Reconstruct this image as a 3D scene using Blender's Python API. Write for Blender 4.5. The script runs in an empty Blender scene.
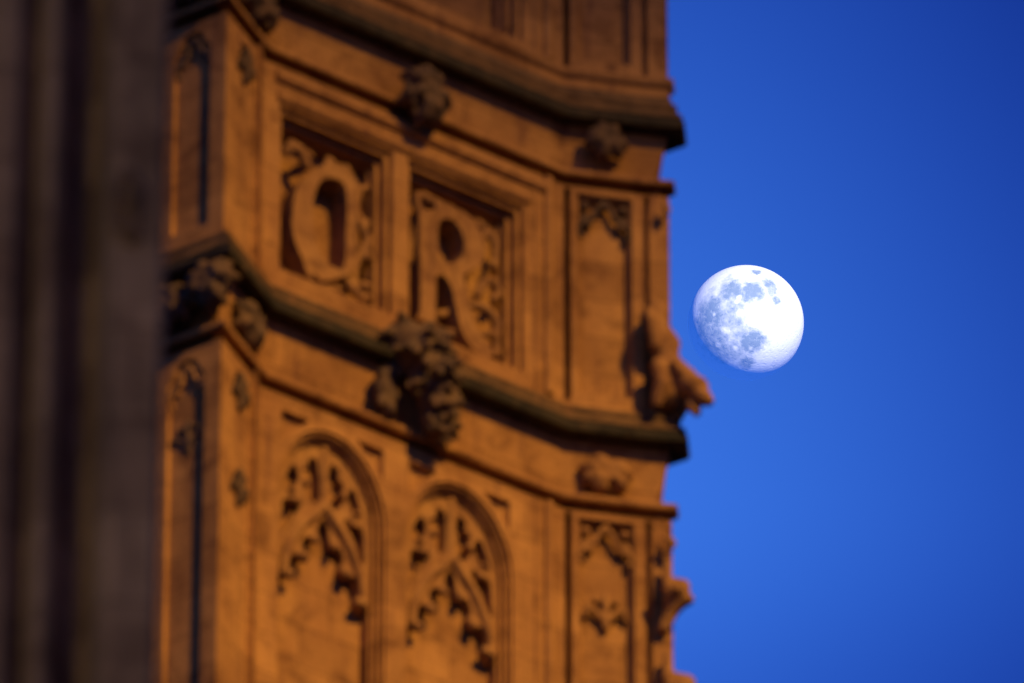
import bpy, bmesh, math, random
from math import sin, cos, tan, pi, radians as R
from mathutils import Vector, Matrix
from mathutils.geometry import tessellate_polygon

sc = bpy.context.scene
COL = sc.collection

# ------------------------------------------------------------------ camera
PITCH = R(36)
LENS = 440.0
cam = bpy.data.cameras.new('camera')
cam_o = bpy.data.objects.new('camera', cam)
COL.objects.link(cam_o)
cam_o.location = (0, 0, 1.6)
cam_o.rotation_euler = (pi / 2 + PITCH, 0, 0)
cam.sensor_width = 36
cam.lens = LENS
cam.clip_start = 1
cam.clip_end = 60000
cam.dof.use_dof = True
cam.dof.focus_distance = 20000          # focused on the moon
cam.dof.aperture_fstop = 5.5
sc.camera = cam_o
FW = Vector((0, cos(PITCH), sin(PITCH)))
UPV = Vector((0, -sin(PITCH), cos(PITCH)))
BK = -FW
RT = Vector((1, 0, 0))

# ------------------------------------------------------------------ sun: under the horizon of the ground, still on the moon
SUN_DIR = (RT * 0.36 + UPV * 0.50 + BK * 0.79).normalized()   # towards the sun
sun = bpy.data.lights.new('sun', 'SUN')
sun.energy = 5.0
sun.angle = R(0.5)
sun.color = (1.0, 0.97, 0.92)
sun_o = bpy.data.objects.new('sun', sun)
COL.objects.link(sun_o)
sun_o.rotation_euler = SUN_DIR.to_track_quat('Z', 'Y').to_euler()
SUN_AZ = math.atan2(SUN_DIR.x, SUN_DIR.y)

# ------------------------------------------------------------------ dusk sky
world = bpy.data.worlds.new('World')
sc.world = world
world.use_nodes = True
wt = world.node_tree
wn, wl = wt.nodes, wt.links
bg = wn['Background']
bg.inputs['Strength'].default_value = 0.15
sky = wn.new('ShaderNodeTexSky')
sky.sky_type = 'NISHITA'
sky.sun_disc = False
sky.sun_elevation = R(5.0)      # the model has no twilight of its own below 0
sky.sun_rotation = SUN_AZ
sky.ozone_density = 6.6
sky.air_density = 1.0
sky.dust_density = 0.6
geo = wn.new('ShaderNodeTexCoord')
sep = wn.new('ShaderNodeSeparateXYZ')
wl.new(geo.outputs['Generated'], sep.inputs[0])


def wmath(op, a, b=None):
    n = wn.new('ShaderNodeMath')
    n.operation = op
    for k, v in enumerate((a, b)):
        if v is None:
            continue
        if isinstance(v, (int, float)):
            n.inputs[k].default_value = v
        else:
            wl.new(v, n.inputs[k])
    return n.outputs[0]


def wramp(v, a, b, c, d):
    n = wn.new('ShaderNodeMapRange')
    n.interpolation_type = 'SMOOTHSTEP'
    wl.new(v, n.inputs['Value'])
    for k, x in zip(('From Min', 'From Max', 'To Min', 'To Max'), (a, b, c, d)):
        n.inputs[k].default_value = x
    return n.outputs[0]


az = wmath('ARCTAN2', sep.outputs['X'], sep.outputs['Y'])
el = wmath('ARCSINE', sep.outputs['Z'])
f_az = wramp(az, R(0.0), R(4.0), 1.42, 0.45)
f_el = wramp(el, R(35.2), R(38.6), 1.08, 0.45)
f_low = wramp(el, R(34.0), R(35.3), 0.60, 1.0)
f_back = wramp(wmath('ABSOLUTE', az), R(12), R(70), 1.0, 0.45)     # sky dimmed away from the east to weaken its fill on the stone
fac = wmath('MULTIPLY', wmath('MULTIPLY', wmath('MULTIPLY', f_az, f_el), f_back), f_low)
comb = wn.new('ShaderNodeCombineXYZ')
wl.new(wmath('POWER', fac, 1.1), comb.inputs[0])
wl.new(wmath('POWER', fac, 1.0), comb.inputs[1])
wl.new(wmath('POWER', fac, 0.60), comb.inputs[2])
mul = wn.new('ShaderNodeMix')
mul.data_type = 'RGBA'
mul.blend_type = 'MULTIPLY'
mul.inputs['Factor'].default_value = 1
wl.new(sky.outputs[0], mul.inputs['A'])
wl.new(comb.outputs[0], mul.inputs['B'])
tint = wn.new('ShaderNodeMix')
tint.data_type = 'RGBA'
tint.blend_type = 'MULTIPLY'
tint.inputs['Factor'].default_value = 1
wl.new(mul.outputs['Result'], tint.inputs['A'])
tint.inputs['B'].default_value = (1.72, 0.80, 1.13, 1)
low = wn.new('ShaderNodeMix')        # blue glow added under the horizon to fill the moon's dark limb
low.data_type = 'RGBA'
wl.new(wramp(el, R(-3.0), R(-0.5), 1.0, 0.0), low.inputs['Factor'])
wl.new(tint.outputs['Result'], low.inputs['A'])
low.inputs['B'].default_value = (0.17, 0.42, 1.8, 1)
wl.new(low.outputs['Result'], bg.inputs['Color'])

# ------------------------------------------------------------------ exposure
sc.view_settings.view_transform = 'Standard'
sc.view_settings.look = 'None'
sc.view_settings.gamma = 1
sc.view_settings.exposure = 1.2
try:
    sc.cycles.use_denoising = True
    sc.cycles.max_bounces = 6
    sc.cycles.diffuse_bounces = 1
except Exception:
    pass


# ------------------------------------------------------------------ sodium floodlighting of the palace, and an added warm fill lamp
def spot_lamp(name, loc, aim, power, col, size, blend, radius):
    l = bpy.data.lights.new(name, 'SPOT')
    l.energy = power
    l.color = col
    l.spot_size = R(size)
    l.spot_blend = blend
    l.shadow_soft_size = radius
    o = bpy.data.objects.new(name, l)
    COL.objects.link(o)
    o.location = loc
    o.rotation_euler = (Vector(loc) - Vector(aim)).to_track_quat('Z', 'Y').to_euler()
    return o


spot_lamp('warm_spot', (42.3, 33.5, 112.0), (-0.7, 88.0, 58.6), 142000, (1.0, 0.56, 0.165), 15.0, 1.0, 0.8)
spot_lamp('warm_spot', (-14.0, 10.0, 8.0), (-1.3, 37.0, 28.5), 4300, (1.0, 0.72, 0.42), 30, 1.0, 1.0)  # added unseen lamp: weak warm fill that browns the near buttress


# ------------------------------------------------------------------ materials
def mat(name):
    m = bpy.data.materials.new(name)
    m.use_nodes = True
    return m, m.node_tree.nodes, m.node_tree.links


def stone(name, c1, c2, c3, scale=1.0, bump=0.5, rough=0.92):
    m, n, l = mat(name)
    b = n['Principled BSDF']
    b.inputs['Roughness'].default_value = rough
    blocks = name in ('honey_stone', 'grey_stone')
    b.inputs['Specular IOR Level'].default_value = 0.15
    tc = n.new('ShaderNodeTexCoord')
    big = n.new('ShaderNodeTexNoise')
    big.inputs['Scale'].default_value = 1.6 * scale
    big.inputs['Detail'].default_value = 6
    big.inputs['Roughness'].default_value = 0.62
    l.new(tc.outputs['Object'], big.inputs['Vector'])
    mp = n.new('ShaderNodeMapping')
    mp.inputs['Scale'].default_value = (5.5, 5.5, 0.7)
    l.new(tc.outputs['Object'], mp.inputs['Vector'])
    streak = n.new('ShaderNodeTexNoise')
    streak.inputs['Scale'].default_value = 1.5 * scale
    streak.inputs['Detail'].default_value = 4
    l.new(mp.outputs[0], streak.inputs['Vector'])
    fine = n.new('ShaderNodeTexNoise')
    fine.inputs['Scale'].default_value = 28 * scale
    fine.inputs['Detail'].default_value = 5
    l.new(tc.outputs['Object'], fine.inputs['Vector'])
    r1 = n.new('ShaderNodeValToRGB')
    r1.color_ramp.elements[0].position = 0.36
    r1.color_ramp.elements[1].position = 0.62
    r1.color_ramp.elements[0].color = (*c2, 1)
    r1.color_ramp.elements[1].color = (*c1, 1)
    l.new(big.outputs['Fac'], r1.inputs['Fac'])
    r2 = n.new('ShaderNodeValToRGB')
    r2.color_ramp.elements[0].position = 0.58
    r2.color_ramp.elements[1].position = 0.74
    r2.color_ramp.elements[0].color = (0, 0, 0, 1)
    r2.color_ramp.elements[1].color = (0.8, 0.8, 0.8, 1)
    l.new(streak.outputs['Fac'], r2.inputs['Fac'])
    mx = n.new('ShaderNodeMix')
    mx.data_type = 'RGBA'
    l.new(r2.outputs['Color'], mx.inputs['Factor'])
    l.new(r1.outputs['Color'], mx.inputs['A'])
    mx.inputs['B'].default_value = (*c3, 1)
    mf = n.new('ShaderNodeMix')
    mf.data_type = 'RGBA'
    mf.blend_type = 'OVERLAY'
    mf.inputs['Factor'].default_value = 0.35
    last = mx.outputs['Result']
    # soot and rain stains: irregular patches with their own outline
    st = n.new('ShaderNodeTexNoise')
    st.inputs['Scale'].default_value = 2.7 * scale
    st.inputs['Detail'].default_value = 7
    st.inputs['Roughness'].default_value = 0.68
    st.inputs['Distortion'].default_value = 0.6
    l.new(tc.outputs['Object'], st.inputs['Vector'])
    rs = n.new('ShaderNodeValToRGB')
    rs.color_ramp.elements[0].position = 0.50
    rs.color_ramp.elements[1].position = 0.66
    rs.color_ramp.elements[0].color = (1, 1, 1, 1)
    rs.color_ramp.elements[1].color = (0.58, 0.54, 0.54, 1)
    l.new(st.outputs['Fac'], rs.inputs['Fac'])
    ms = n.new('ShaderNodeMix')
    ms.data_type = 'RGBA'
    ms.blend_type = 'MULTIPLY'
    ms.inputs['Factor'].default_value = 1.0
    l.new(last, ms.inputs['A'])
    l.new(rs.outputs['Color'], ms.inputs['B'])
    last = ms.outputs['Result']
    if blocks:
        sx = n.new('ShaderNodeSeparateXYZ')
        l.new(tc.outputs['Object'], sx.inputs[0])
        ad = n.new('ShaderNodeMath')
        ad.operation = 'MULTIPLY_ADD'
        l.new(sx.outputs['Y'], ad.inputs[0])
        ad.inputs[1].default_value = 0.75
        l.new(sx.outputs['X'], ad.inputs[2])
        cx = n.new('ShaderNodeCombineXYZ')
        l.new(ad.outputs[0], cx.inputs[0])
        l.new(sx.outputs['Z'], cx.inputs[1])
        bk = n.new('ShaderNodeTexBrick')
        bk.inputs['Scale'].default_value = 1.0
        bk.inputs['Brick Width'].default_value = 0.78
        bk.inputs['Row Height'].default_value = 0.41
        bk.inputs['Mortar Size'].default_value = 0.007
        bk.inputs['Mortar Smooth'].default_value = 0.3
        bk.inputs['Color1'].default_value = (1.08, 1.07, 1.06, 1)
        bk.inputs['Color2'].default_value = (0.83, 0.80, 0.80, 1)
        bk.inputs['Mortar'].default_value = (0.52, 0.48, 0.46, 1)
        l.new(cx.outputs[0], bk.inputs['Vector'])
        mb = n.new('ShaderNodeMix')
        mb.data_type = 'RGBA'
        mb.blend_type = 'MULTIPLY'
        mb.inputs['Factor'].default_value = 1.0
        l.new(last, mb.inputs['A'])
        l.new(bk.outputs['Color'], mb.inputs['B'])
        last = mb.outputs['Result']
    l.new(last, mf.inputs['A'])
    l.new(fine.outputs['Fac'], mf.inputs['B'])
    l.new(mf.outputs['Result'], b.inputs['Base Color'])
    bp = n.new('ShaderNodeBump')
    bp.inputs['Strength'].default_value = bump
    bp.inputs['Distance'].default_value = 0.012
    l.new(fine.outputs['Fac'], bp.inputs['Height'])
    l.new(bp.outputs[0], b.inputs['Normal'])
    return m


M_STONE = stone('honey_stone', (0.50, 0.26, 0.062), (0.38, 0.185, 0.046), (0.22, 0.10, 0.036))
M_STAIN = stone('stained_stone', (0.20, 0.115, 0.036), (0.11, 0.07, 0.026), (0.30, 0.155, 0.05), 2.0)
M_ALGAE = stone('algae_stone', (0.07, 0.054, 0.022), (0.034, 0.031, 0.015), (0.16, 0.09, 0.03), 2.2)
M_BOSS = stone('weathered_carving', (0.19, 0.115, 0.045), (0.085, 0.058, 0.028), (0.28, 0.15, 0.05), 4.0)
M_CARVE = stone('carved_stone', (0.46, 0.24, 0.058), (0.32, 0.155, 0.042), (0.17, 0.085, 0.032), 2.0)
M_NEAR = stone('grey_stone', (0.34, 0.23, 0.10), (0.22, 0.15, 0.065), (0.12, 0.085, 0.045), 0.7)


# ------------------------------------------------------------------ helpers
def finish(name, bm, m, parent=None, smooth=False, mods=None):
    bmesh.ops.remove_doubles(bm, verts=bm.verts, dist=1e-5)
    me = bpy.data.meshes.new(name)
    bm.to_mesh(me)
    bm.free()
    for x in (m if isinstance(m, (list, tuple)) else [m]):
        me.materials.append(x)
    o = bpy.data.objects.new(name, me)
    COL.objects.link(o)
    if smooth:
        for p in me.polygons:
            p.use_smooth = True
    if parent is not None:
        o.parent = parent
        o.matrix_parent_inverse = Matrix.Translation(-parent.location)
    return o


def tag(o, label=None, category=None, kind=None, group=None):
    for k, v in (('label', label), ('category', category), ('kind', kind), ('group', group)):
        if v:
            o[k] = v
    return o


class Face:
    """Upright plane: u runs along it to the right, o out of it, z up."""
    def __init__(s, p, q):
        s.p = Vector((p[0], p[1]))
        d = Vector((q[0] - p[0], q[1] - p[1]))
        s.len = d.length
        s.d = d.normalized()
        s.n = Vector((s.d.y, -s.d.x))

    def at(s, u, o, z):
        q = s.p + s.d * u + s.n * o
        return Vector((q.x, q.y, z))


def rect(u0, u1, z0, z1):
    return lambda i: [(u0 + i, z0 + i), (u1 - i, z0 + i), (u1 - i, z1 - i), (u0 + i, z1 - i)]


def arch(uc, w, zb, zs, h, n=28):
    def f(i):
        ww, hh = w - i, h - i
        pts = [(uc - ww, zb), (uc + ww, zb)]
        for k in range(n + 1):
            t = pi * k / n
            x = cos(t)
            zz = (1 - abs(x) ** 2.15) ** (1 / 1.75)
            pts.append((uc + ww * x, zs + hh * zz))
        return pts
    return f


def trefoil(uc, w, zb, zt, n=30):
    """panel with a small cusped head"""
    def f(i):
        ww = w - i
        pts = [(uc - ww, zb + i), (uc + ww, zb + i)]
        zs = zt - i - 1.15 * ww
        for k in range(n + 1):
            t = pi * k / n
            c = 0.80 + 0.24 * abs(cos(1.5 * (t - pi / 2)))
            pts.append((uc + ww * c * cos(t) * (1.0 if abs(cos(t)) < .98 else 1 / c), zs + ww * 1.1 * c * sin(t)))
        return pts
    return f


def holed(bm, fr, outer, holes):
    """flat face with stepped recesses; holes = [(poly function, [(inset, depth), ...])]"""
    loops = [outer] + [f(0) for f, _ in holes]
    flat = [p for lp in loops for p in lp]
    vs = [bm.verts.new(fr.at(u, 0, z)) for u, z in flat]
    for t in tessellate_polygon([[Vector((u, z, 0)) for u, z in lp] for lp in loops]):
        try:
            bm.faces.new([vs[k] for k in t])
        except ValueError:
            pass
    for f, steps in holes:
        prev = [bm.verts.new(fr.at(u, 0, z)) for u, z in f(0)]
        for ins, dep in steps:
            cur = [bm.verts.new(fr.at(u, -dep, z)) for u, z in f(ins)]
            for k in range(len(cur)):
                j = (k + 1) % len(cur)
                bm.faces.new((prev[k], prev[j], cur[j], cur[k]))
            prev = cur
        pts = f(steps[-1][0])
        for t in tessellate_polygon([[Vector((u, z, 0)) for u, z in pts]]):
            try:
                bm.faces.new([prev[k] for k in t])
            except ValueError:
                pass


def sweep(bm, line, prof, mats=None):
    """run a section (outward offset, height) along the plan line with mitred corners"""
    rows = []
    N = len(line)
    L = [Vector((p[0], p[1])) for p in line]
    for i in range(N):
        ns = []
        for a, b in ((i - 1, i), (i, i + 1)):
            if a >= 0 and b < N:
                d = (L[b] - L[a]).normalized()
                ns.append(Vector((d.y, -d.x)))
        mv = ns[0] if len(ns) == 1 else (ns[0] + ns[1]) / (1 + ns[0].dot(ns[1]))
        rows.append([bm.verts.new((L[i].x + mv.x * o, L[i].y + mv.y * o, z)) for o, z in prof])
    for i in range(N - 1):
        for k in range(len(prof) - 1):
            f = bm.faces.new((rows[i][k], rows[i][k + 1], rows[i + 1][k + 1], rows[i + 1][k]))
            if mats:
                f.material_index = mats[k]


def box(bm, fr, u0, u1, o0, o1, z0, z1, ch=0.0):
    """bar standing on a face, front edges chamfered by ch"""
    sec = [(o0, z0), (o1 - ch, z0), (o1, z0 + ch), (o1, z1 - ch), (o1 - ch, z1), (o0, z1)] if ch else [(o0, z0), (o1, z0), (o1, z1), (o0, z1)]
    a = [bm.verts.new(fr.at(u0, o, z)) for o, z in sec]
    b = [bm.verts.new(fr.at(u1, o, z)) for o, z in sec]
    for k in range(len(sec)):
        j = (k + 1) % len(sec)
        bm.faces.new((a[k], a[j], b[j], b[k]))
    bm.faces.new(a)
    bm.faces.new(b)


def ball(bm, c, r, rot=None):
    mt = Matrix.Translation(c) @ (rot or Matrix()) @ Matrix.Diagonal((*([r] * 3 if not hasattr(r, '__len__') else r), 1))
    bmesh.ops.create_icosphere(bm, subdivisions=2, radius=1, matrix=mt)


def bar(bm, pts, r0, r1=None):
    r1 = r0 if r1 is None else r1
    n = len(pts) - 1
    for i in range(n):
        a, b = pts[i], pts[i + 1]
        ra, rb = r0 + (r1 - r0) * i / n, r0 + (r1 - r0) * (i + 1) / n
        m = max(1, int((b - a).length / (0.55 * min(ra, rb))))
        for k in range(m + (i == n - 1)):
            t = k / m
            ball(bm, a.lerp(b, t), ra + (rb - ra) * t)


def carve(name, bm, m, parent, voxel=0.016):
    """weld overlapping lumps into one carved surface"""
    o = finish(name, bm, m, parent)
    md = o.modifiers.new('weld', 'REMESH')
    md.mode = 'VOXEL'
    md.voxel_size = voxel
    md.use_smooth_shade = True
    sm = o.modifiers.new('wear', 'SMOOTH')
    sm.factor = 0.5
    sm.iterations = 2
    return o


# ------------------------------------------------------------------ ground
bm = bmesh.new()
bmesh.ops.create_circle(bm, cap_ends=True, radius=9000, segments=96)
m_ground, n, l = mat('paving')
b = n['Principled BSDF']
nz = n.new('ShaderNodeTexNoise')
nz.inputs['Scale'].default_value = 0.4
rp = n.new('ShaderNodeValToRGB')
rp.color_ramp.elements[0].color = (0.04, 0.04, 0.042, 1)
rp.color_ramp.elements[1].color = (0.08, 0.076, 0.07, 1)
l.new(nz.outputs['Fac'], rp.inputs['Fac'])
l.new(rp.outputs['Color'], b.inputs['Base Color'])
b.inputs['Roughness'].default_value = 0.9
tag(finish('ground', bm, m_ground), kind='structure')

# ------------------------------------------------------------------ plan of the lit tower
def step(p, deg, d):
    return (p[0] + d * cos(R(deg)), p[1] + d * sin(R(deg)))


Q = (0.448, 88.984)                       # wall meets the stair turret
J = step(Q, 35, -3.175)                   # wall meets the corner pier
K = (-2.481, 86.45)                       # outer corner of the pier
A1 = step(K, -31.5, -0.90)
A2 = step(A1, -31.5 - 90, -2.6)
G = step(Q, 12, 0.721)
H = step(G, 8, 0.24)
H2 = step(H, 85, 0.07)
H3 = step(H2, 150, 2.2)
PLAN = [A2, A1, K, J, Q, G, H, H2, H3]
fA, fB, fW, fF, fR = Face(A1, K), Face(K, J), Face(J, Q), Face(Q, G), Face(G, H)
fS = Face(A2, A1)
fH, fH2 = Face(H, H2), Face(H2, H3)
fX = Face(step(H, 57, -0.31), step(H, 57, 0.09))   # slanting seat of the beast and crockets on the corner
WL = fW.len                               # u = WL + (measured u from Q)

tower = bpy.data.objects.new('gothic_tower', None)
COL.objects.link(tower)
tower.location = (Q[0], Q[1] + 2, 0)
tag(tower, 'floodlit honey coloured gothic stone tower with carved initials, cusped arches and leaf bosses', 'tower')

Z_LO, Z_HI = 65.21, 68.64                 # soffits of the two string courses
ZT0, ZT1 = Z_HI + 0.64, 71.9              # stage above
ZM0, ZM1 = Z_LO + 0.40, Z_HI - 0.67       # middle stage
ZB0, ZB1 = 60.2, Z_LO - 0.76              # lower stage

# string courses
def string(z, sill, frz):
    hi = [(0.0, z + sill)]
    if sill > 0.5:
        hi += [(0.05, z + sill - 0.02), (0.06, z + sill - 0.06), (0.045, z + sill - 0.10), (0.01, z + sill - 0.13)]
        hi += [(0.02, z + sill - 0.22)]
    else:
        hi += [(0.03, z + sill - 0.03), (0.03, z + sill - 0.06)]
    n0 = len(hi)
    hi += [(0.06, z + 0.30), (0.085, z + 0.295), (0.088, z + 0.255), (0.075, z + 0.24), (0.11, z + 0.165), (0.135, z + 0.155), (0.138, z + 0.12), (0.125, z + 0.11), (0.15, z + 0.085), (0.158, z + 0.05), (0.15, z + 0.02), (0.14, z), (-0.01, z + 0.012)]
    n1 = len(hi)
    cav = []
    for k in range(9):
        t = k / 8
        cav.append((-0.01 - 0.08 * t ** 0.8, z - 0.015 - (frz - 0.125) * t))
    hi += cav
    zb = z - frz
    hi += [(0.03, zb + 0.085), (0.055, zb + 0.06), (0.06, zb + 0.03), (0.05, zb + 0.01), (0.0, zb + 0.012), (-0.09, zb + 0.02), (-0.09, zb - 0.04), (0.0, zb - 0.08)]
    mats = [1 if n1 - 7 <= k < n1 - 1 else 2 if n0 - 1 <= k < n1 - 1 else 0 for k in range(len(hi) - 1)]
    return hi, mats


bm = bmesh.new()
p, ms = string(Z_LO, 0.40, 0.68)
sweep(bm, PLAN, p, ms)
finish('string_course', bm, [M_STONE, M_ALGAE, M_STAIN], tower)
bm = bmesh.new()
p, ms = string(Z_HI, 0.64, 0.59)
sweep(bm, PLAN, p, ms)
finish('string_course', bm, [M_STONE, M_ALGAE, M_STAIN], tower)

# plain masonry under and over the carved stages, and the body behind
bm = bmesh.new()
sweep(bm, PLAN, [(0, ZB0), (0, 0)])
sweep(bm, PLAN, [(0, 80), (0, ZT1)])
for z in (80,):
    vs = [bm.verts.new((p[0], p[1], z)) for p in PLAN]
    bm.faces.new(vs)
core = [step(p, 90, 0.55) for p in PLAN]
vs0 = [bm.verts.new((p[0] + (0.3 if k < 3 else -0.35 if k > 4 else 0), p[1], 0)) for k, p in enumerate(core)]
vs1 = [bm.verts.new((v.co.x, v.co.y, 79.5)) for v in vs0]
for k in range(len(vs0)):
    j = (k + 1) % len(vs0)
    bm.faces.new((vs0[k], vs0[j], vs1[j], vs1[k]))
finish('masonry_body', bm, M_STONE, tower)

# --- bay wall
STEP = [(0.0, 0.05), (0.05, 0.05), (0.05, 0.13), (0.10, 0.13), (0.10, 0.21), (0.12, 0.22), (0.12, 0.32)]
ASTEP = [(0.0, 0.03), (0.03, 0.03), (0.03, 0.08), (0.065, 0.08), (0.065, 0.13), (0.09, 0.135), (0.095, 0.24)]
SH = [(0.0, 0.03), (0.025, 0.045), (0.03, 0.11)]
P1 = (WL - 3.02, WL - 1.83)
P2 = (WL - 1.66, WL - 0.43)
bm = bmesh.new()
holed(bm, fW, [(0, ZM0), (WL, ZM0), (WL, ZM1), (0, ZM1)],
      [(rect(*P1, ZM0 + 0.17, 67.55), STEP), (rect(*P2, ZM0 + 0.13, 67.55), STEP)])
# hood mouldings over the two panels and the jamb shaft on the right
box(bm, fW, 0.1, WL - 0.2, -0.02, 0.055, 67.79, 67.90, 0.025)
box(bm, fW, 0.12, WL - 0.36, -0.02, 0.04, 67.585, 67.675, 0.02)
AC1, AC2 = WL - 2.43, WL - 1.10
holed(bm, fW, [(0, ZB0), (WL, ZB0), (WL, ZB1), (0, ZB1)],
      [(arch(AC1, 0.56, ZB0 + .1, 63.50, 0.76), ASTEP), (arch(AC2, 0.56, ZB0 + .1, 63.50, 0.76), ASTEP)] +
      [((lambda c, s: (lambda i: [(c + s * (0.53 - i), 64.30 - i), (c + s * (0.24 + 2 * i), 64.30 - i), (c + s * (0.53 - i), 63.98 + 2 * i)]))(c, s), [(0.0, 0.03), (0.02, 0.07)])
       for c in (AC1, AC2) for s in (-1, 1)])
# stage above: two tall lights with mullion
holed(bm, fW, [(0, ZT0), (WL, ZT0), (WL, ZT1), (0, ZT1)],
      [(rect(*P1, ZT0 + 0.10, 71.6), STEP), (rect(*P2, ZT0 + 0.10, 71.6), STEP)])
finish('wall', bm, M_STONE, tower)


def shaft(bm, fr, u, o, r, z0, z1, n=10):
    a = [bm.verts.new(fr.at(u + r * cos(2 * pi * k / n), o + r * sin(2 * pi * k / n), z0)) for k in range(n)]
    b = [bm.verts.new(fr.at(u + r * cos(2 * pi * k / n), o + r * sin(2 * pi * k / n), z1)) for k in range(n)]
    for k in range(n):
        j = (k + 1) % n
        bm.faces.new((a[k], a[j], b[j], b[k]))


for z0, z1 in ((ZM0, ZM1), (ZB0, ZB1), (ZT0, ZT1)):
    bm = bmesh.new()
    shaft(bm, fW, WL - 0.16, 0.0, 0.05, z0 + 0.002, z1 - 0.002)
    shaft(bm, fW, WL - 0.29, 0.0, 0.022, z0 + 0.002, z1 - 0.002)
    finish('jamb_shaft', bm, M_STONE, tower, smooth=True)

# --- corner pier (front A, return B)
bm = bmesh.new()
WA = 0.70
AO = fA.len - WA
for z0, z1, head in ((ZM0, ZM1, None), (ZB0, ZB1, 1), (ZT0, ZT1, None)):
    zt = min(z1 - 0.05, z1 - 0.10)
    zb = z0 + 0.12
    holed(bm, fA, [(0, z0), (fA.len, z0), (fA.len, z1), (0, z1)], [(trefoil(AO + WA / 2, 0.19, zb, zt), [(0.0, 0.02), (0.015, 0.045)])])
    holed(bm, fB, [(0, z0), (fB.len, z0), (fB.len, z1), (0, z1)], [(trefoil(fB.len * 0.52, 0.20, zb, zt), [(0, .02), (.02, .035)])])
    holed(bm, fS, [(0, z0), (fS.len, z0), (fS.len, z1), (0, z1)], [])
finish('corner_pier', bm, M_STONE, tower)

# --- stair turret (front F, right R, hidden sides)
bm = bmesh.new()
WF = fF.len
for z0, z1 in ((ZM0, ZM1), (ZB0, ZB1), (ZT0, ZT1)):
    zt = z1 - 0.07
    zb = z0 + 0.12
    holed(bm, fF, [(0, z0), (WF, z0), (WF, z1), (0, z1)], [(rect(0.13, 0.63, zb, zt), SH), (rect(0.012, 0.072, z0 + .02, z1 - .02), [(0, .2)])])
    holed(bm, fR, [(0, z0), (fR.len, z0), (fR.len, z1), (0, z1)], [(rect(0.012, 0.062, z0 + .02, z1 - .02), [(0, .09)])])
    for f_ in (fH, fH2):
        holed(bm, f_, [(0, z0), (f_.len, z0), (f_.len, z1), (0, z1)], [])
finish('stair_turret', bm, M_STONE, tower)


# ------------------------------------------------------------------ carved initials in the two panels
def prism(bm, fr, outer, holes, o0, o1):
    loops = [outer] + holes
    flat = [p for lp in loops for p in lp]
    for o in (o1,):
        vs = [bm.verts.new(fr.at(u, o, z)) for u, z in flat]
        for t in tessellate_polygon([[Vector((u, z, 0)) for u, z in lp] for lp in loops]):
            bm.faces.new([vs[k] for k in t])
    i = 0
    for lp in loops:
        top = vs[i:i + len(lp)]
        low = [bm.verts.new(fr.at(u, o0, z)) for u, z in lp]
        for k in range(len(lp)):
            j = (k + 1) % len(lp)
            bm.faces.new((top[k], top[j], low[j], low[k]))
        i += len(lp)


def smooth_loop(pts, n=5):
    out = []
    N = len(pts)
    for i in range(N):
        p0, p1, p2, p3 = (pts[(i + k) % N] for k in (-1, 0, 1, 2))
        for k in range(n):
            t = k / n
            out.append(tuple(0.5 * (2 * p1[a] + (p2[a] - p0[a]) * t + (2 * p0[a] - 5 * p1[a] + 4 * p2[a] - p3[a]) * t * t
                                    + (3 * p1[a] - p0[a] - 3 * p2[a] + p3[a]) * t ** 3) for a in (0, 1)))
    return out


def letter(lab, name, outer, holes, o1, vines, knobs):
    bm = bmesh.new()
    prism(bm, fW, outer, holes, -0.33, o1)
    o = finish(name, bm, M_CARVE, tower)
    bv = o.modifiers.new('edge', 'BEVEL')
    bv.width = 0.034
    bv.segments = 2
    bv.limit_method = 'ANGLE'
    near_ = [[] for _ in vines]
    for u, z, d, r in knobs:
        q = min(((u - a) ** 2 + (z - b) ** 2, i, (a, b, c)) for i, (pts, _) in enumerate(vines) for a, b, c in pts)
        near_[q[1]].append(((u, z, d), q[2], r))
    for (pts, r), kn in zip(vines, near_):
        bm = bmesh.new()
        bar(bm, [fW.at(u, d, z) for u, z, d in pts], r * 1.2, r * 0.95)
        for a, b, rr in kn:
            bar(bm, [fW.at(a[0], a[2], a[1]), fW.at(b[0], b[2], b[1])], rr, 0.028)
        carve('carved_scroll', bm, M_CARVE, o, 0.013)
    o['label'] = lab
    return o


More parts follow.
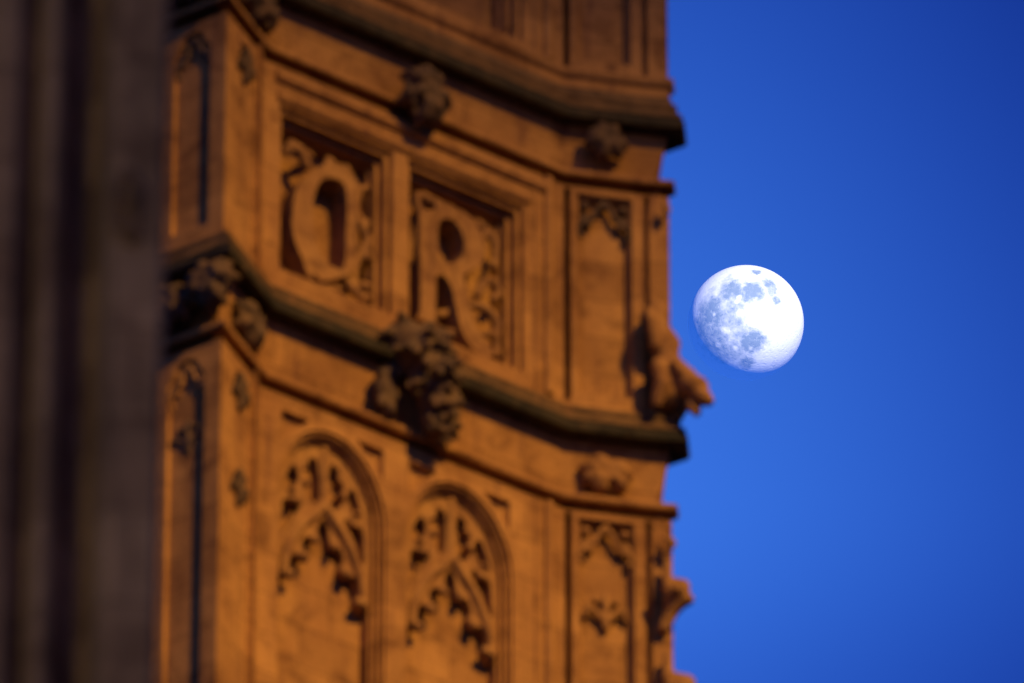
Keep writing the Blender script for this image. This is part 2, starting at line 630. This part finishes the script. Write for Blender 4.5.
V_OUT = smooth_loop([(0.72, 67.20), (0.58, 67.12), (0.46, 67.0), (0.345, 66.80), (0.295, 66.52), (0.305, 66.27), (0.395, 66.06), (0.54, 65.94)], 4)[:29] + \
    [(0.60, 65.90), (0.74, 65.96), (0.90, 66.09), (0.975, 66.20), (0.975, 67.10), (0.93, 67.18), (0.86, 67.14), (0.79, 67.24)]
V_IN = smooth_loop([(0.74, 67.06), (0.60, 66.98), (0.525, 66.76), (0.515, 66.46), (0.58, 66.20), (0.72, 66.10), (0.845, 66.16), (0.865, 66.55), (0.86, 66.99)], 4)
SHIFT = lambda lp: [(u + 0.05, z) for u, z in lp]
letter('carved letter V with a closed round bow', 'carved_letter', SHIFT(V_OUT), [SHIFT(V_IN)], -0.07,
       [([(0.50, 67.10, -.1), (0.42, 67.22, -.08), (0.34, 67.26, -.1), (0.31, 67.17, -.12)], 0.045),
        ([(0.95, 66.1, -.14), (1.02, 65.98, -.12), (1.12, 65.93, -.12), (1.2, 65.99, -.14)], 0.04),
        ([(0.62, 65.93, -.14), (0.75, 65.89, -.14), (0.9, 65.95, -.14)], 0.035),
        ([(1.07, 66.1, -.2), (1.08, 66.35, -.16), (1.17, 66.5, -.14), (1.2, 66.62, -.16), (1.12, 66.72, -.14), (1.07, 66.9, -.16), (1.10, 67.12, -.16), (1.2, 67.2, -.18)], 0.04)],
       [(0.36, 67.22, -.1, .06), (1.17, 66.78, -.16, .055), (1.18, 66.42, -.15, .06), (1.08, 66.52, -.18, .045), (1.18, 66.1, -.16, .055),
        (1.03, 67.2, -.18, .05), (0.6, 67.3, -.2, .05), (0.8, 67.33, -.2, .05), (0.98, 67.32, -.2, .05)])
R_OUT = [(1.69, 67.13), (1.76, 67.13), (1.83, 67.17)] + \
    smooth_loop([(1.86, 67.19), (2.02, 67.27), (2.20, 67.27), (2.33, 67.16), (2.385, 67.0), (2.36, 66.82), (2.25, 66.68), (2.15, 66.58), (2.20, 66.47), (2.225, 66.30), (2.29, 66.09), (2.40, 65.98), (2.49, 65.96)], 3)[:37] + \
    [(2.47, 65.86)] + smooth_loop([(2.44, 65.82), (2.27, 65.83), (2.14, 65.97), (2.075, 66.2), (2.02, 66.41), (1.93, 66.5)], 3)[:16] + \
    [(1.865, 66.45), (1.865, 65.98), (1.90, 65.92), (1.66, 65.92), (1.70, 66.0)]
R_IN = smooth_loop([(1.89, 67.0), (1.93, 67.1), (2.03, 67.14), (2.13, 67.07), (2.17, 66.92), (2.13, 66.76), (2.03, 66.67), (1.93, 66.66), (1.89, 66.76)], 3)
letter('carved letter R with a curling tail', 'carved_letter', R_OUT, [R_IN], -0.07,
       [([(2.36, 66.5, -.15), (2.42, 66.66, -.12), (2.53, 66.70, -.12), (2.59, 66.60, -.14), (2.52, 66.52, -.14)], 0.04),
        ([(2.36, 66.4, -.16), (2.46, 66.36, -.12), (2.56, 66.26, -.13), (2.56, 66.12, -.14), (2.47, 66.12, -.14)], 0.042),
        ([(1.72, 67.14, -.14), (1.68, 67.28, -.12), (1.78, 67.33, -.12), (1.86, 67.27, -.12)], 0.035),
        ([(2.4, 67.15, -.18), (2.5, 67.25, -.15), (2.57, 67.12, -.16), (2.55, 66.95, -.16)], 0.036)],
       [(1.82, 67.29, -.12, .05), (2.53, 66.9, -.16, .05), (2.0, 65.95, -.18, .055), (1.97, 66.15, -.2, .045), (2.58, 65.95, -.17, .05), (2.1, 67.36, -.2, .05), (2.4, 67.33, -.2, .05), (1.66, 66.6, -.2, .04)])

# ------------------------------------------------------------------ tracery of the two blind arches
def mirror(pts, s, c):
    return [(c + s * u, z) for u, z in pts]


def slab(bm, fr, outer, holes, o0, o1):
    """closed plate with openings"""
    loops = [outer] + holes
    flat = [p for lp in loops for p in lp]
    fr_v = [bm.verts.new(fr.at(u, o1, z)) for u, z in flat]
    bk_v = [bm.verts.new(fr.at(u, o0, z)) for u, z in flat]
    for t in tessellate_polygon([[Vector((u, z, 0)) for u, z in lp] for lp in loops]):
        bm.faces.new([fr_v[k] for k in t])
        bm.faces.new([bk_v[k] for k in reversed(t)])
    i = 0
    for lp in loops:
        n_ = len(lp)
        for k in range(n_):
            j = (k + 1) % n_
            bm.faces.new((fr_v[i + k], bk_v[i + k], bk_v[i + j], fr_v[i + j]))
        i += n_
    bmesh.ops.recalc_face_normals(bm, faces=bm.faces)


def tracery(c, seed):
    rnd = random.Random(seed)
    bm = bmesh.new()
    O = -0.13
    V = lambda pts, o=O: [fW.at(u, o, z) for u, z in pts]
    jig = lambda pts: [(u + rnd.uniform(-.008, .008), z + rnd.uniform(-.008, .008)) for u, z in pts]
    # cusped underside of the ogee, from the left foot over the point to the right foot
    foil = [(0.475, 62.66), (0.40, 62.64), (0.355, 62.72), (0.375, 62.84), (0.345, 62.93), (0.285, 62.96), (0.225, 62.92), (0.185, 62.99), (0.215, 63.09),
            (0.185, 63.18), (0.125, 63.20), (0.085, 63.17), (0.062, 63.24), (0.055, 63.34)]
    top = [(u, z) for u, z in arch(0.0, 0.475, 62.66, 63.50, 0.675)(0)][2:]
    outer = [(c + u, z) for u, z in top] + [(c - u, z) for u, z in jig(foil)] + [(c, 63.46)] + [(c + u, z) for u, z in reversed(jig(foil))]
    holes = []
    for s in (-1, 1):
        for h in ([(0.055, 63.64), (0.055, 63.99), (0.11, 64.03), (0.165, 63.98), (0.15, 63.92), (0.21, 63.89), (0.20, 63.80), (0.16, 63.76), (0.20, 63.70), (0.17, 63.62), (0.10, 63.58)],
                  [(0.27, 63.84), (0.315, 63.87), (0.38, 63.74), (0.42, 63.60), (0.36, 63.62), (0.345, 63.56), (0.28, 63.60), (0.30, 63.68), (0.255, 63.73)],
                  [(0.22, 63.50), (0.27, 63.53), (0.31, 63.46), (0.35, 63.50), (0.42, 63.46), (0.425, 63.30), (0.435, 63.10), (0.385, 63.18), (0.31, 63.34)]):
            holes.append([(c + s * u, z) for u, z in smooth_loop(jig(h), 2)])
    slab(bm, fW, outer, holes, -0.25, O)
    # roll moulding on the ogee and the centre rib
    bar(bm, V([(c, 64.16), (c, 63.56)], O + .01), 0.036)
    for s in (-1, 1):
        og = [(0, 63.60), (0.05, 63.50), (0.12, 63.40), (0.21, 63.31), (0.29, 63.18), (0.35, 63.04), (0.395, 62.88), (0.42, 62.70)]
        bar(bm, V(mirror(og, s, c), O + 0.02), 0.042)
        for u, z, q in ((0.355, 62.70, 0.05), (0.215, 62.93, 0.055), (0.09, 63.17, 0.045), (0.19, 63.74, 0.04), (0.33, 63.60, 0.04), (0.31, 63.49, 0.04)):
            ball(bm, fW.at(c + s * (u + rnd.uniform(-.01, .01)), O + 0.015, z + rnd.uniform(-.012, .012)), q)
    return carve('arch_tracery', bm, M_CARVE, tower, 0.012)


tracery(AC1, 1)
tracery(AC2, 2)


# ------------------------------------------------------------------ leaf bosses, crockets, beast
def leaf_boss(fr, u, o, z, w, h, d, seed, m=M_BOSS, name='leaf_boss', tilt=0.0, voxel=0.018):
    rnd = random.Random(seed)
    bm = bmesh.new()
    P = lambda a, b, c: fr.at(u + a * cos(tilt) - c * sin(tilt), o + b, z + a * sin(tilt) + c * cos(tilt))
    ball(bm, P(0, d * 0.4, 0), min(w, h, 2 * d) * 0.42)
    nl = 7
    for k in range(nl):
        t = 2 * pi * k / nl + rnd.uniform(-.2, .2)
        ca, sa = cos(t), sin(t)
        pts = [P(ca * w * f * 0.5, d * dd, sa * h * f * 0.5) for f, dd in ((0.25, 0.75), (0.55, 0.95), (0.85, 0.75), (1.0, 0.35))]
        bar(bm, pts, 0.17 * min(w, h), 0.10 * min(w, h))
        for q in (-1, 1):
            t2 = t + q * 0.33
            ball(bm, P(cos(t2) * w * 0.42, d * rnd.uniform(.5, .75), sin(t2) * h * 0.42), 0.085 * min(w, h))
    for k in range(5):
        t = rnd.uniform(0, 2 * pi)
        ball(bm, P(cos(t) * w * 0.2, d * rnd.uniform(.8, 1.0), sin(t) * h * 0.2), 0.10 * min(w, h))
    return carve(name, bm, m, tower, voxel)


# big boss hanging over the lower string course, on the mullion line
rnd = random.Random(21)
bm = bmesh.new()
axis = [(-1.76, 0.12, 65.42, .27), (-1.66, 0.22, 65.28, .31), (-1.58, 0.26, 65.08, .28), (-1.51, 0.22, 64.84, .21), (-1.45, 0.14, 64.60, .14)]
for (u, o, z, q), (u2, o2, z2, q2) in zip(axis, axis[1:]):
    bar(bm, [fW.at(WL + u, o, z), fW.at(WL + u2, o2, z2)], q * 0.82, q2 * 0.82)
for k in range(95):                                   # curled leaf tips all over it
    t = rnd.uniform(0, 3.999)
    i0, f = int(t), t % 1
    u, o, z, q = [a + (b - a) * f for a, b in zip(axis[i0], axis[i0 + 1])]
    d = Vector((rnd.gauss(0, 1), abs(rnd.gauss(0, 1)), rnd.gauss(0, .8))).normalized()
    p0 = fW.at(WL + u + d.x * q * .8, o + d.y * q * .8, z + d.z * q * .8)
    p1 = fW.at(WL + u + d.x * q * 1.12 + rnd.uniform(-.03, .03), o + d.y * q * 1.12, z + d.z * q * 1.12 - .05)
    bar(bm, [p0, p1], 0.055, 0.032)
bar(bm, [fW.at(WL - 1.80, .05, 65.15), fW.at(WL - 1.94, .08, 65.02), fW.at(WL - 1.98, .08, 64.85), fW.at(WL - 1.90, .06, 64.66)], 0.10, 0.075)   # side leaf
for k in range(9):
    bar(bm, [fW.at(WL - 1.93, .06, 64.9), fW.at(WL - 1.93 + rnd.uniform(-.12, .1), .13, 64.85 + rnd.uniform(-.2, .2))], 0.06, 0.04)
carve('leaf_boss', bm, M_BOSS, tower, 0.016)
leaf_boss(fW, WL - 1.62, 0.05, 68.13, 0.46, 0.60, 0.26, 13)
leaf_boss(fF, 0.38, 0.02, Z_HI - 0.20, 0.36, 0.36, 0.14, 14)
leaf_boss(fF, 0.38, -0.06, Z_LO - 0.34, 0.44, 0.38, 0.12, 15, m=M_CARVE)
leaf_boss(fA, AO + WA * 0.28, -0.03, Z_LO - 0.30, 0.46, 0.42, 0.20, 16)
leaf_boss(fA, AO + WA * 0.93, 0.0, Z_LO - 0.24, 0.46, 0.46, 0.20, 17)
leaf_boss(fB, fB.len * 0.6, -0.06, Z_LO - 0.32, 0.42, 0.42, 0.15, 18)
leaf_boss(fA, AO + WA * 0.30, -0.03, Z_HI - 0.26, 0.48, 0.44, 0.20, 19)
leaf_boss(fA, AO + WA * 0.95, 0.0, Z_HI - 0.22, 0.48, 0.46, 0.20, 20)
leaf_boss(fB, fB.len * 0.62, -0.03, Z_HI - 0.28, 0.52, 0.46, 0.18, 21)


def panel_head(fr, uc, w, zt, seed, m=M_CARVE):
    """cusped leaf head in a narrow panel"""
    rnd = random.Random(seed)
    bm = bmesh.new()
    for s in (-1, 1):
        pts = [fr.at(uc + s * a * w, -0.03, zt - b) for a, b in ((0.0, 0.05), (0.30, 0.13), (0.42, 0.24), (0.80, 0.22), (0.98, 0.36))]
        bar(bm, pts, 0.028)
        ball(bm, fr.at(uc + s * 0.62 * w, -0.05, zt - 0.30), 0.04)
        ball(bm, fr.at(uc + s * 0.75 * w, -0.06, zt - 0.10), 0.05)
        ball(bm, fr.at(uc + s * 0.92 * w, -0.05, zt - 0.42), 0.035)
    ball(bm, fr.at(uc, -0.05, zt - 0.10), 0.04)
    return carve('panel_tracery', bm, m, tower, 0.013)


def panel_leaf(fr, uc, w, z, seed, m=M_CARVE, o=-0.07):
    bm = bmesh.new()
    for s in (-1, 1):
        bar(bm, [fr.at(uc, o + .01, z - 0.12), fr.at(uc + s * w * .5, o + .02, z), fr.at(uc + s * w * .85, o + .03, z + 0.02), fr.at(uc + s * w * .9, o, z - .07)], 0.034, 0.028)
        ball(bm, fr.at(uc + s * w * .45, o + .02, z + 0.10), 0.04)
    bar(bm, [fr.at(uc, o, z - 0.16), fr.at(uc, o + .03, z + 0.04), fr.at(uc, o + .02, z + 0.17)], 0.04, 0.03)
    return carve('panel_leaf', bm, m, tower, 0.013)


panel_head(fF, 0.38, 0.23, ZM1 - 0.07, 1, M_BOSS)
panel_head(fF, 0.38, 0.23, ZB1 - 0.07, 2)
panel_leaf(fF, 0.38, 0.2, 63.45, 3)
panel_head(fA, AO + WA / 2, 0.18, ZB1 - 0.10, 4)
panel_leaf(fA, AO + WA / 2, 0.16, 63.55, 5, M_BOSS)
panel_head(fA, AO + WA / 2, 0.18, ZM1 - 0.10, 6, M_BOSS)
panel_leaf(fB, fB.len * 0.52, 0.13, 64.15, 7, M_BOSS, -0.02)
panel_leaf(fB, fB.len * 0.52, 0.13, 63.15, 8, M_BOSS, -0.02)
panel_leaf(fB, fB.len * 0.52, 0.13, 67.65, 9, M_BOSS, -0.02)

# crouching beast on the right corner of the turret
bm = bmesh.new()
B = lambda u, o, z: fX.at(u, o, z)
bar(bm, [B(.14, -.06, 66.70), B(.17, -.03, 66.48), B(.19, .02, 66.22), B(.2, .06, 66.0), B(.2, .05, 65.72)], 0.06, 0.16)     # back and haunch
bar(bm, [B(.2, .08, 65.96), B(.2, .20, 65.82), B(.2, .30, 65.70)], 0.15, 0.12)                         # neck
ball(bm, B(.2, .33, 65.68), 0.125)                                                                     # head
bar(bm, [B(.2, .35, 65.63), B(.2, .42, 65.54), B(.2, .455, 65.50)], 0.095, 0.06)                       # muzzle
bar(bm, [B(.2, .28, 65.52), B(.2, .34, 65.42)], 0.06, 0.045)                                           # jaw
ball(bm, B(.2, .27, 65.86), 0.06)                                                                      # brow
rnd = random.Random(4)
for k in range(16):                                                                                    # mane
    t = rnd.random()
    ball(bm, B(.2 + rnd.uniform(-.13, .13), .08 + .2 * t, 65.98 - .22 * t + rnd.uniform(-.03, .07)), rnd.uniform(.04, .06))
for s in (-1, 1):
    bar(bm, [B(.2 + s * .10, .26, 65.80), B(.2 + s * .15, .20, 65.92)], 0.045, 0.03)                   # ears
    bar(bm, [B(.2 + s * .14, .04, 65.95), B(.2 + s * .17, .1, 65.72), B(.2 + s * .15, .02, 65.55)], 0.085, 0.06)  # forelegs
    bar(bm, [B(.2 + s * .12, .0, 66.2), B(.2 + s * .2, .0, 66.42), B(.2 + s * .14, -.06, 66.6)], 0.07, 0.035)   # folded wings
carve('gargoyle', bm, M_CARVE, tower, 0.016)


def crocket(z, o, size, seed):
    rnd = random.Random(seed)
    bm = bmesh.new()
    k = size
    bar(bm, [B(.2, -.02, z - .28 * k), B(.2, .07 * k, z - .12 * k), B(.2, .2 * k, z), B(.2, .2 * k, z + .14 * k), B(.2, .08 * k, z + .2 * k)], 0.07 * k, 0.1 * k)
    for s in (-1, 1):
        bar(bm, [B(.2, .05, z - .1 * k), B(.2 + s * .11 * k, .12 * k, z + .02), B(.2 + s * .16 * k, .1 * k, z + .16 * k)], 0.07 * k, 0.055 * k)
        ball(bm, B(.2 + s * .1 * k, .2 * k, z + .04), 0.075 * k)
    bar(bm, [B(.2, .02, z + .2 * k), B(.18, .03, z + .5 * k)], 0.07 * k, 0.04 * k)
    return carve('crocket', bm, M_CARVE, tower, 0.016)


crocket(63.50, 0, 0.85, 1)
crocket(62.45, 0, 1.0, 2)
crocket(64.10, 0, 0.36, 3)
crocket(67.72, 0, 0.30, 4)

# ------------------------------------------------------------------ dark buttress close on the left
def unproj(px, d):
    f = LENS / 36 * 1024
    r = FW + RT * ((px - 512) / f)
    return Vector((0, 0, 1.6)) + r * d


near = bpy.data.objects.new('stone_buttress', None)
COL.objects.link(near)
D2 = 46.0
E0 = unproj(163, D2)
near.location = (E0.x - 0.6, E0.y + 0.8, 0)
tag(near, 'dark unlit moulded stone buttress standing close on the left, blurred grey brown', 'buttress')
# plan of the face from the right corner leftwards: (metres left of the corner, depth behind front)
prof = [(0.25, 2.5), (0.0, 0.04), (0.02, 0.01), (0.06, 0.0), (0.12, -0.005), (0.18, -0.015), (0.24, -0.005), (0.265, 0.03),
        (0.285, 0.12), (0.315, 0.26), (0.36, 0.30), (0.41, 0.27), (0.445, 0.16), (0.47, 0.06), (0.50, 0.03), (0.545, 0.04),
        (0.57, 0.11), (0.60, 0.20), (0.64, 0.14), (0.67, 0.06), (0.74, 0.04), (0.80, 0.06), (0.84, 0.14), (1.0, 0.16), (1.05, 0.0), (1.5, 0.0), (1.5, 2.5)]
pl = [(E0.x - a * D2 / 55, E0.y + b * D2 / 55) for a, b in reversed(prof)]
bm = bmesh.new()
sweep(bm, pl, [(0, 42.0), (0, 0)])
bm.faces.new([bm.verts.new((x, y, 42.0)) for x, y in pl])
finish('moulded_shaft', bm, M_NEAR, near)
fN = Face((E0.x - 0.3, E0.y), (E0.x, E0.y))
bm = bmesh.new()
zc = 1.6 + D2 * sin(PITCH)
zl = zc + (341.5 - 205) / (LENS / 36 * 1024) * D2 / cos(PITCH)
for s in (-1, 1):
    bar(bm, [fN.at(0.157, 0.0, zl + 0.16), fN.at(0.157 + s * 0.045, 0.02, zl + 0.05), fN.at(0.157 + s * 0.03, 0.02, zl - 0.12)], 0.022)
ball(bm, fN.at(0.157, 0.015, zl), 0.035)
ball(bm, fN.at(0.175, 0.015, zl - 0.16), 0.035)
o = finish('leaf_carving', bm, M_BOSS, near)

# ------------------------------------------------------------------ moon
f_px = LENS / 36 * 1024
MD = 20000.0
mp_ = Vector((0, 0, 1.6)) + (FW + RT * ((746.0 - 512) / f_px) + UPV * ((341.5 - 322.8) / f_px)) * MD
MR = 57.8 / f_px * MD
bm = bmesh.new()
bmesh.ops.create_uvsphere(bm, u_segments=256, v_segments=128, radius=MR)
m_moon, n, l = mat('moon_rock')
for x in list(n):
    if x.type == 'BSDF_PRINCIPLED':
        n.remove(x)
out = [x for x in n if x.type == 'OUTPUT_MATERIAL'][0]
tc = n.new('ShaderNodeTexCoord')


def mm(op, a, b=None, clamp=False):
    q = n.new('ShaderNodeMath')
    q.operation = op
    q.use_clamp = clamp
    for k, v in enumerate((a, b)):
        if v is None:
            continue
        if isinstance(v, (int, float)):
            q.inputs[k].default_value = v
        else:
            l.new(v, q.inputs[k])
    return q.outputs[0]


def vm(op, a, b):
    q = n.new('ShaderNodeVectorMath')
    q.operation = op
    for k, v in enumerate((a, b)):
        if isinstance(v, (tuple, Vector)):
            q.inputs[k].default_value = tuple(v)
        else:
            l.new(v, q.inputs[k])
    return q


def noise(scale, detail, rough=0.55, vec=None):
    q = n.new('ShaderNodeTexNoise')
    q.inputs['Scale'].default_value = scale
    q.inputs['Detail'].default_value = detail
    q.inputs['Roughness'].default_value = rough
    l.new(vec, q.inputs['Vector'])
    return q


unit = vm('SCALE', tc.outputs['Object'], (0, 0, 0))
unit.inputs['Scale'].default_value = 1 / MR
unit = unit.outputs[0]
nw = noise(5.0, 5, 0.6, unit)
off = vm('SUBTRACT', nw.outputs['Color'], (0.5, 0.5, 0.5))
sca = vm('SCALE', off.outputs[0], (0, 0, 0))
sca.inputs['Scale'].default_value = 0.26
wob = vm('ADD', unit, sca.outputs[0]).outputs[0]
# near-side frame: x right, y up, towards the viewer (object axes are world axes)
view = (Vector((0, 0, 1.6)) - mp_).normalized()
mx_ = UPV.cross(view).normalized()
my_ = view.cross(mx_).normalized()


def on(x, y):
    zz = math.sqrt(max(0.02, 1 - x * x - y * y))
    return mx_ * x + my_ * y + view * zz


MARIA = [(0.17, 0.885, .085, 1.0), (0.12, 0.57, .18, 1.0), (0.05, 0.50, .14, .9), (-0.25, 0.55, .20, .95), (0.40, 0.67, .13, .9), (0.46, 0.58, .10, .8),
         (0.52, 0.38, .09, .85), (0.40, 0.52, .07, .6), (-0.62, 0.19, .26, .95), (-0.48, 0.05, .22, .8), (-0.20, 0.28, .15, .7), (-0.18, 0.05, .16, .7),
         (-0.55, -0.28, .28, .85), (-0.74, -0.05, .2, .85), (-0.40, -0.48, .22, .75), (0.10, -0.32, .21, 1.0), (0.22, -0.30, .12, .9), (-0.05, -0.22, .15, .7),
         (0.00, -0.68, .13, .9), (-0.15, -0.46, .18, .7), (-0.30, 0.76, .09, .45), (-0.55, 0.55, .10, .3), (0.02, -0.12, .1, .5)]
acc = None
for x, y, r, a in MARIA:
    dist = vm('DISTANCE', wob, on(x, y)).outputs['Value']
    q = n.new('ShaderNodeMapRange')
    q.interpolation_type = 'SMOOTHSTEP'
    l.new(dist, q.inputs['Value'])
    for k, v in zip(('From Min', 'From Max', 'To Min', 'To Max'), (r * 0.5, r * 1.75, a, 0.0)):
        q.inputs[k].default_value = v
    acc = q.outputs[0] if acc is None else mm('MAXIMUM', acc, q.outputs[0])
# ray craters
RAYS = [(-0.37, -0.13, .05), (-0.13, 0.44, .025), (-0.16, 0.36, .025), (-0.55, 0.14, .02), (-0.60, 0.62, .02), (0.08, -0.44, .025), (-0.18, -0.43, .03),
        (-0.48, -0.38, .035), (0.62, -0.60, .04), (-0.76, -0.34, .02), (0.26, -0.02, .05), (-0.10, 0.15, .05)]
ray = None
for x, y, r in RAYS:
    dist = vm('DISTANCE', unit, on(x, y)).outputs['Value']
    q = n.new('ShaderNodeMapRange')
    q.interpolation_type = 'SMOOTHSTEP'
    l.new(dist, q.inputs['Value'])
    for k, v in zip(('From Min', 'From Max', 'To Min', 'To Max'), (r * 0.3, r * 2.4, 0.6, 0.0)):
        q.inputs[k].default_value = v
    ray = q.outputs[0] if ray is None else mm('MAXIMUM', ray, q.outputs[0])
nf = noise(11.0, 8, 0.65, unit)
nm = noise(4.0, 5, 0.6, unit)
mot = n.new('ShaderNodeMapRange')
l.new(nf.outputs['Fac'], mot.inputs['Value'])
for k, v in zip(('From Min', 'From Max', 'To Min', 'To Max'), (0.3, 0.7, -0.30, 0.30)):
    mot.inputs[k].default_value = v
mar = mm('ADD', acc, mot.outputs[0])
mar = mm('SUBTRACT', mar, ray, True)
ramp = n.new('ShaderNodeValToRGB')
ramp.color_ramp.elements[0].position = 0.05
ramp.color_ramp.elements[1].position = 0.95
ramp.color_ramp.elements[0].color = (0.43, 0.43, 0.42, 1)
ramp.color_ramp.elements[1].color = (0.115, 0.14, 0.145, 1)
l.new(mar, ramp.inputs['Fac'])
# craters in the relief
vor = n.new('ShaderNodeTexVoronoi')
vor.inputs['Scale'].default_value = 13
l.new(wob, vor.inputs['Vector'])
pit = n.new('ShaderNodeMapRange')
pit.interpolation_type = 'SMOOTHSTEP'
l.new(vor.outputs['Distance'], pit.inputs['Value'])
for k, v in zip(('From Min', 'From Max', 'To Min', 'To Max'), (0.1, 0.42, 0.0, 1.0)):
    pit.inputs[k].default_value = v
hgt = mm('ADD', mm('MULTIPLY', pit.outputs[0], 0.6), mm('MULTIPLY', nf.outputs['Fac'], 1.0))
bp = n.new('ShaderNodeBump')
bp.inputs['Strength'].default_value = 0.3
bp.inputs['Distance'].default_value = MR * 0.02
l.new(hgt, bp.inputs['Height'])
dif = n.new('ShaderNodeBsdfDiffuse')
dif.inputs['Roughness'].default_value = 0.0
l.new(ramp.outputs['Color'], dif.inputs['Color'])
l.new(bp.outputs[0], dif.inputs['Normal'])
# see-through tint added to the moon, standing in for airlight over its night side
air_tint = n.new('ShaderNodeBsdfTransparent')
air_tint.inputs['Color'].default_value = (0.22, 0.58, 0.69, 1)
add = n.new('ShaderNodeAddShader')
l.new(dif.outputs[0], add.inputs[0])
l.new(air_tint.outputs[0], add.inputs[1])
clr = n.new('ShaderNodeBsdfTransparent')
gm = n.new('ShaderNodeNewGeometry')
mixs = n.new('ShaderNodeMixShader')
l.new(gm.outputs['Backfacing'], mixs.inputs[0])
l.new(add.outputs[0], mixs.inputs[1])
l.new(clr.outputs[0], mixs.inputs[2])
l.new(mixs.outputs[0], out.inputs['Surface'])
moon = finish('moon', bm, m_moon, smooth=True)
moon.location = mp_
tag(moon, 'white gibbous moon with grey blue maria in the clear blue sky beside the tower', 'moon')
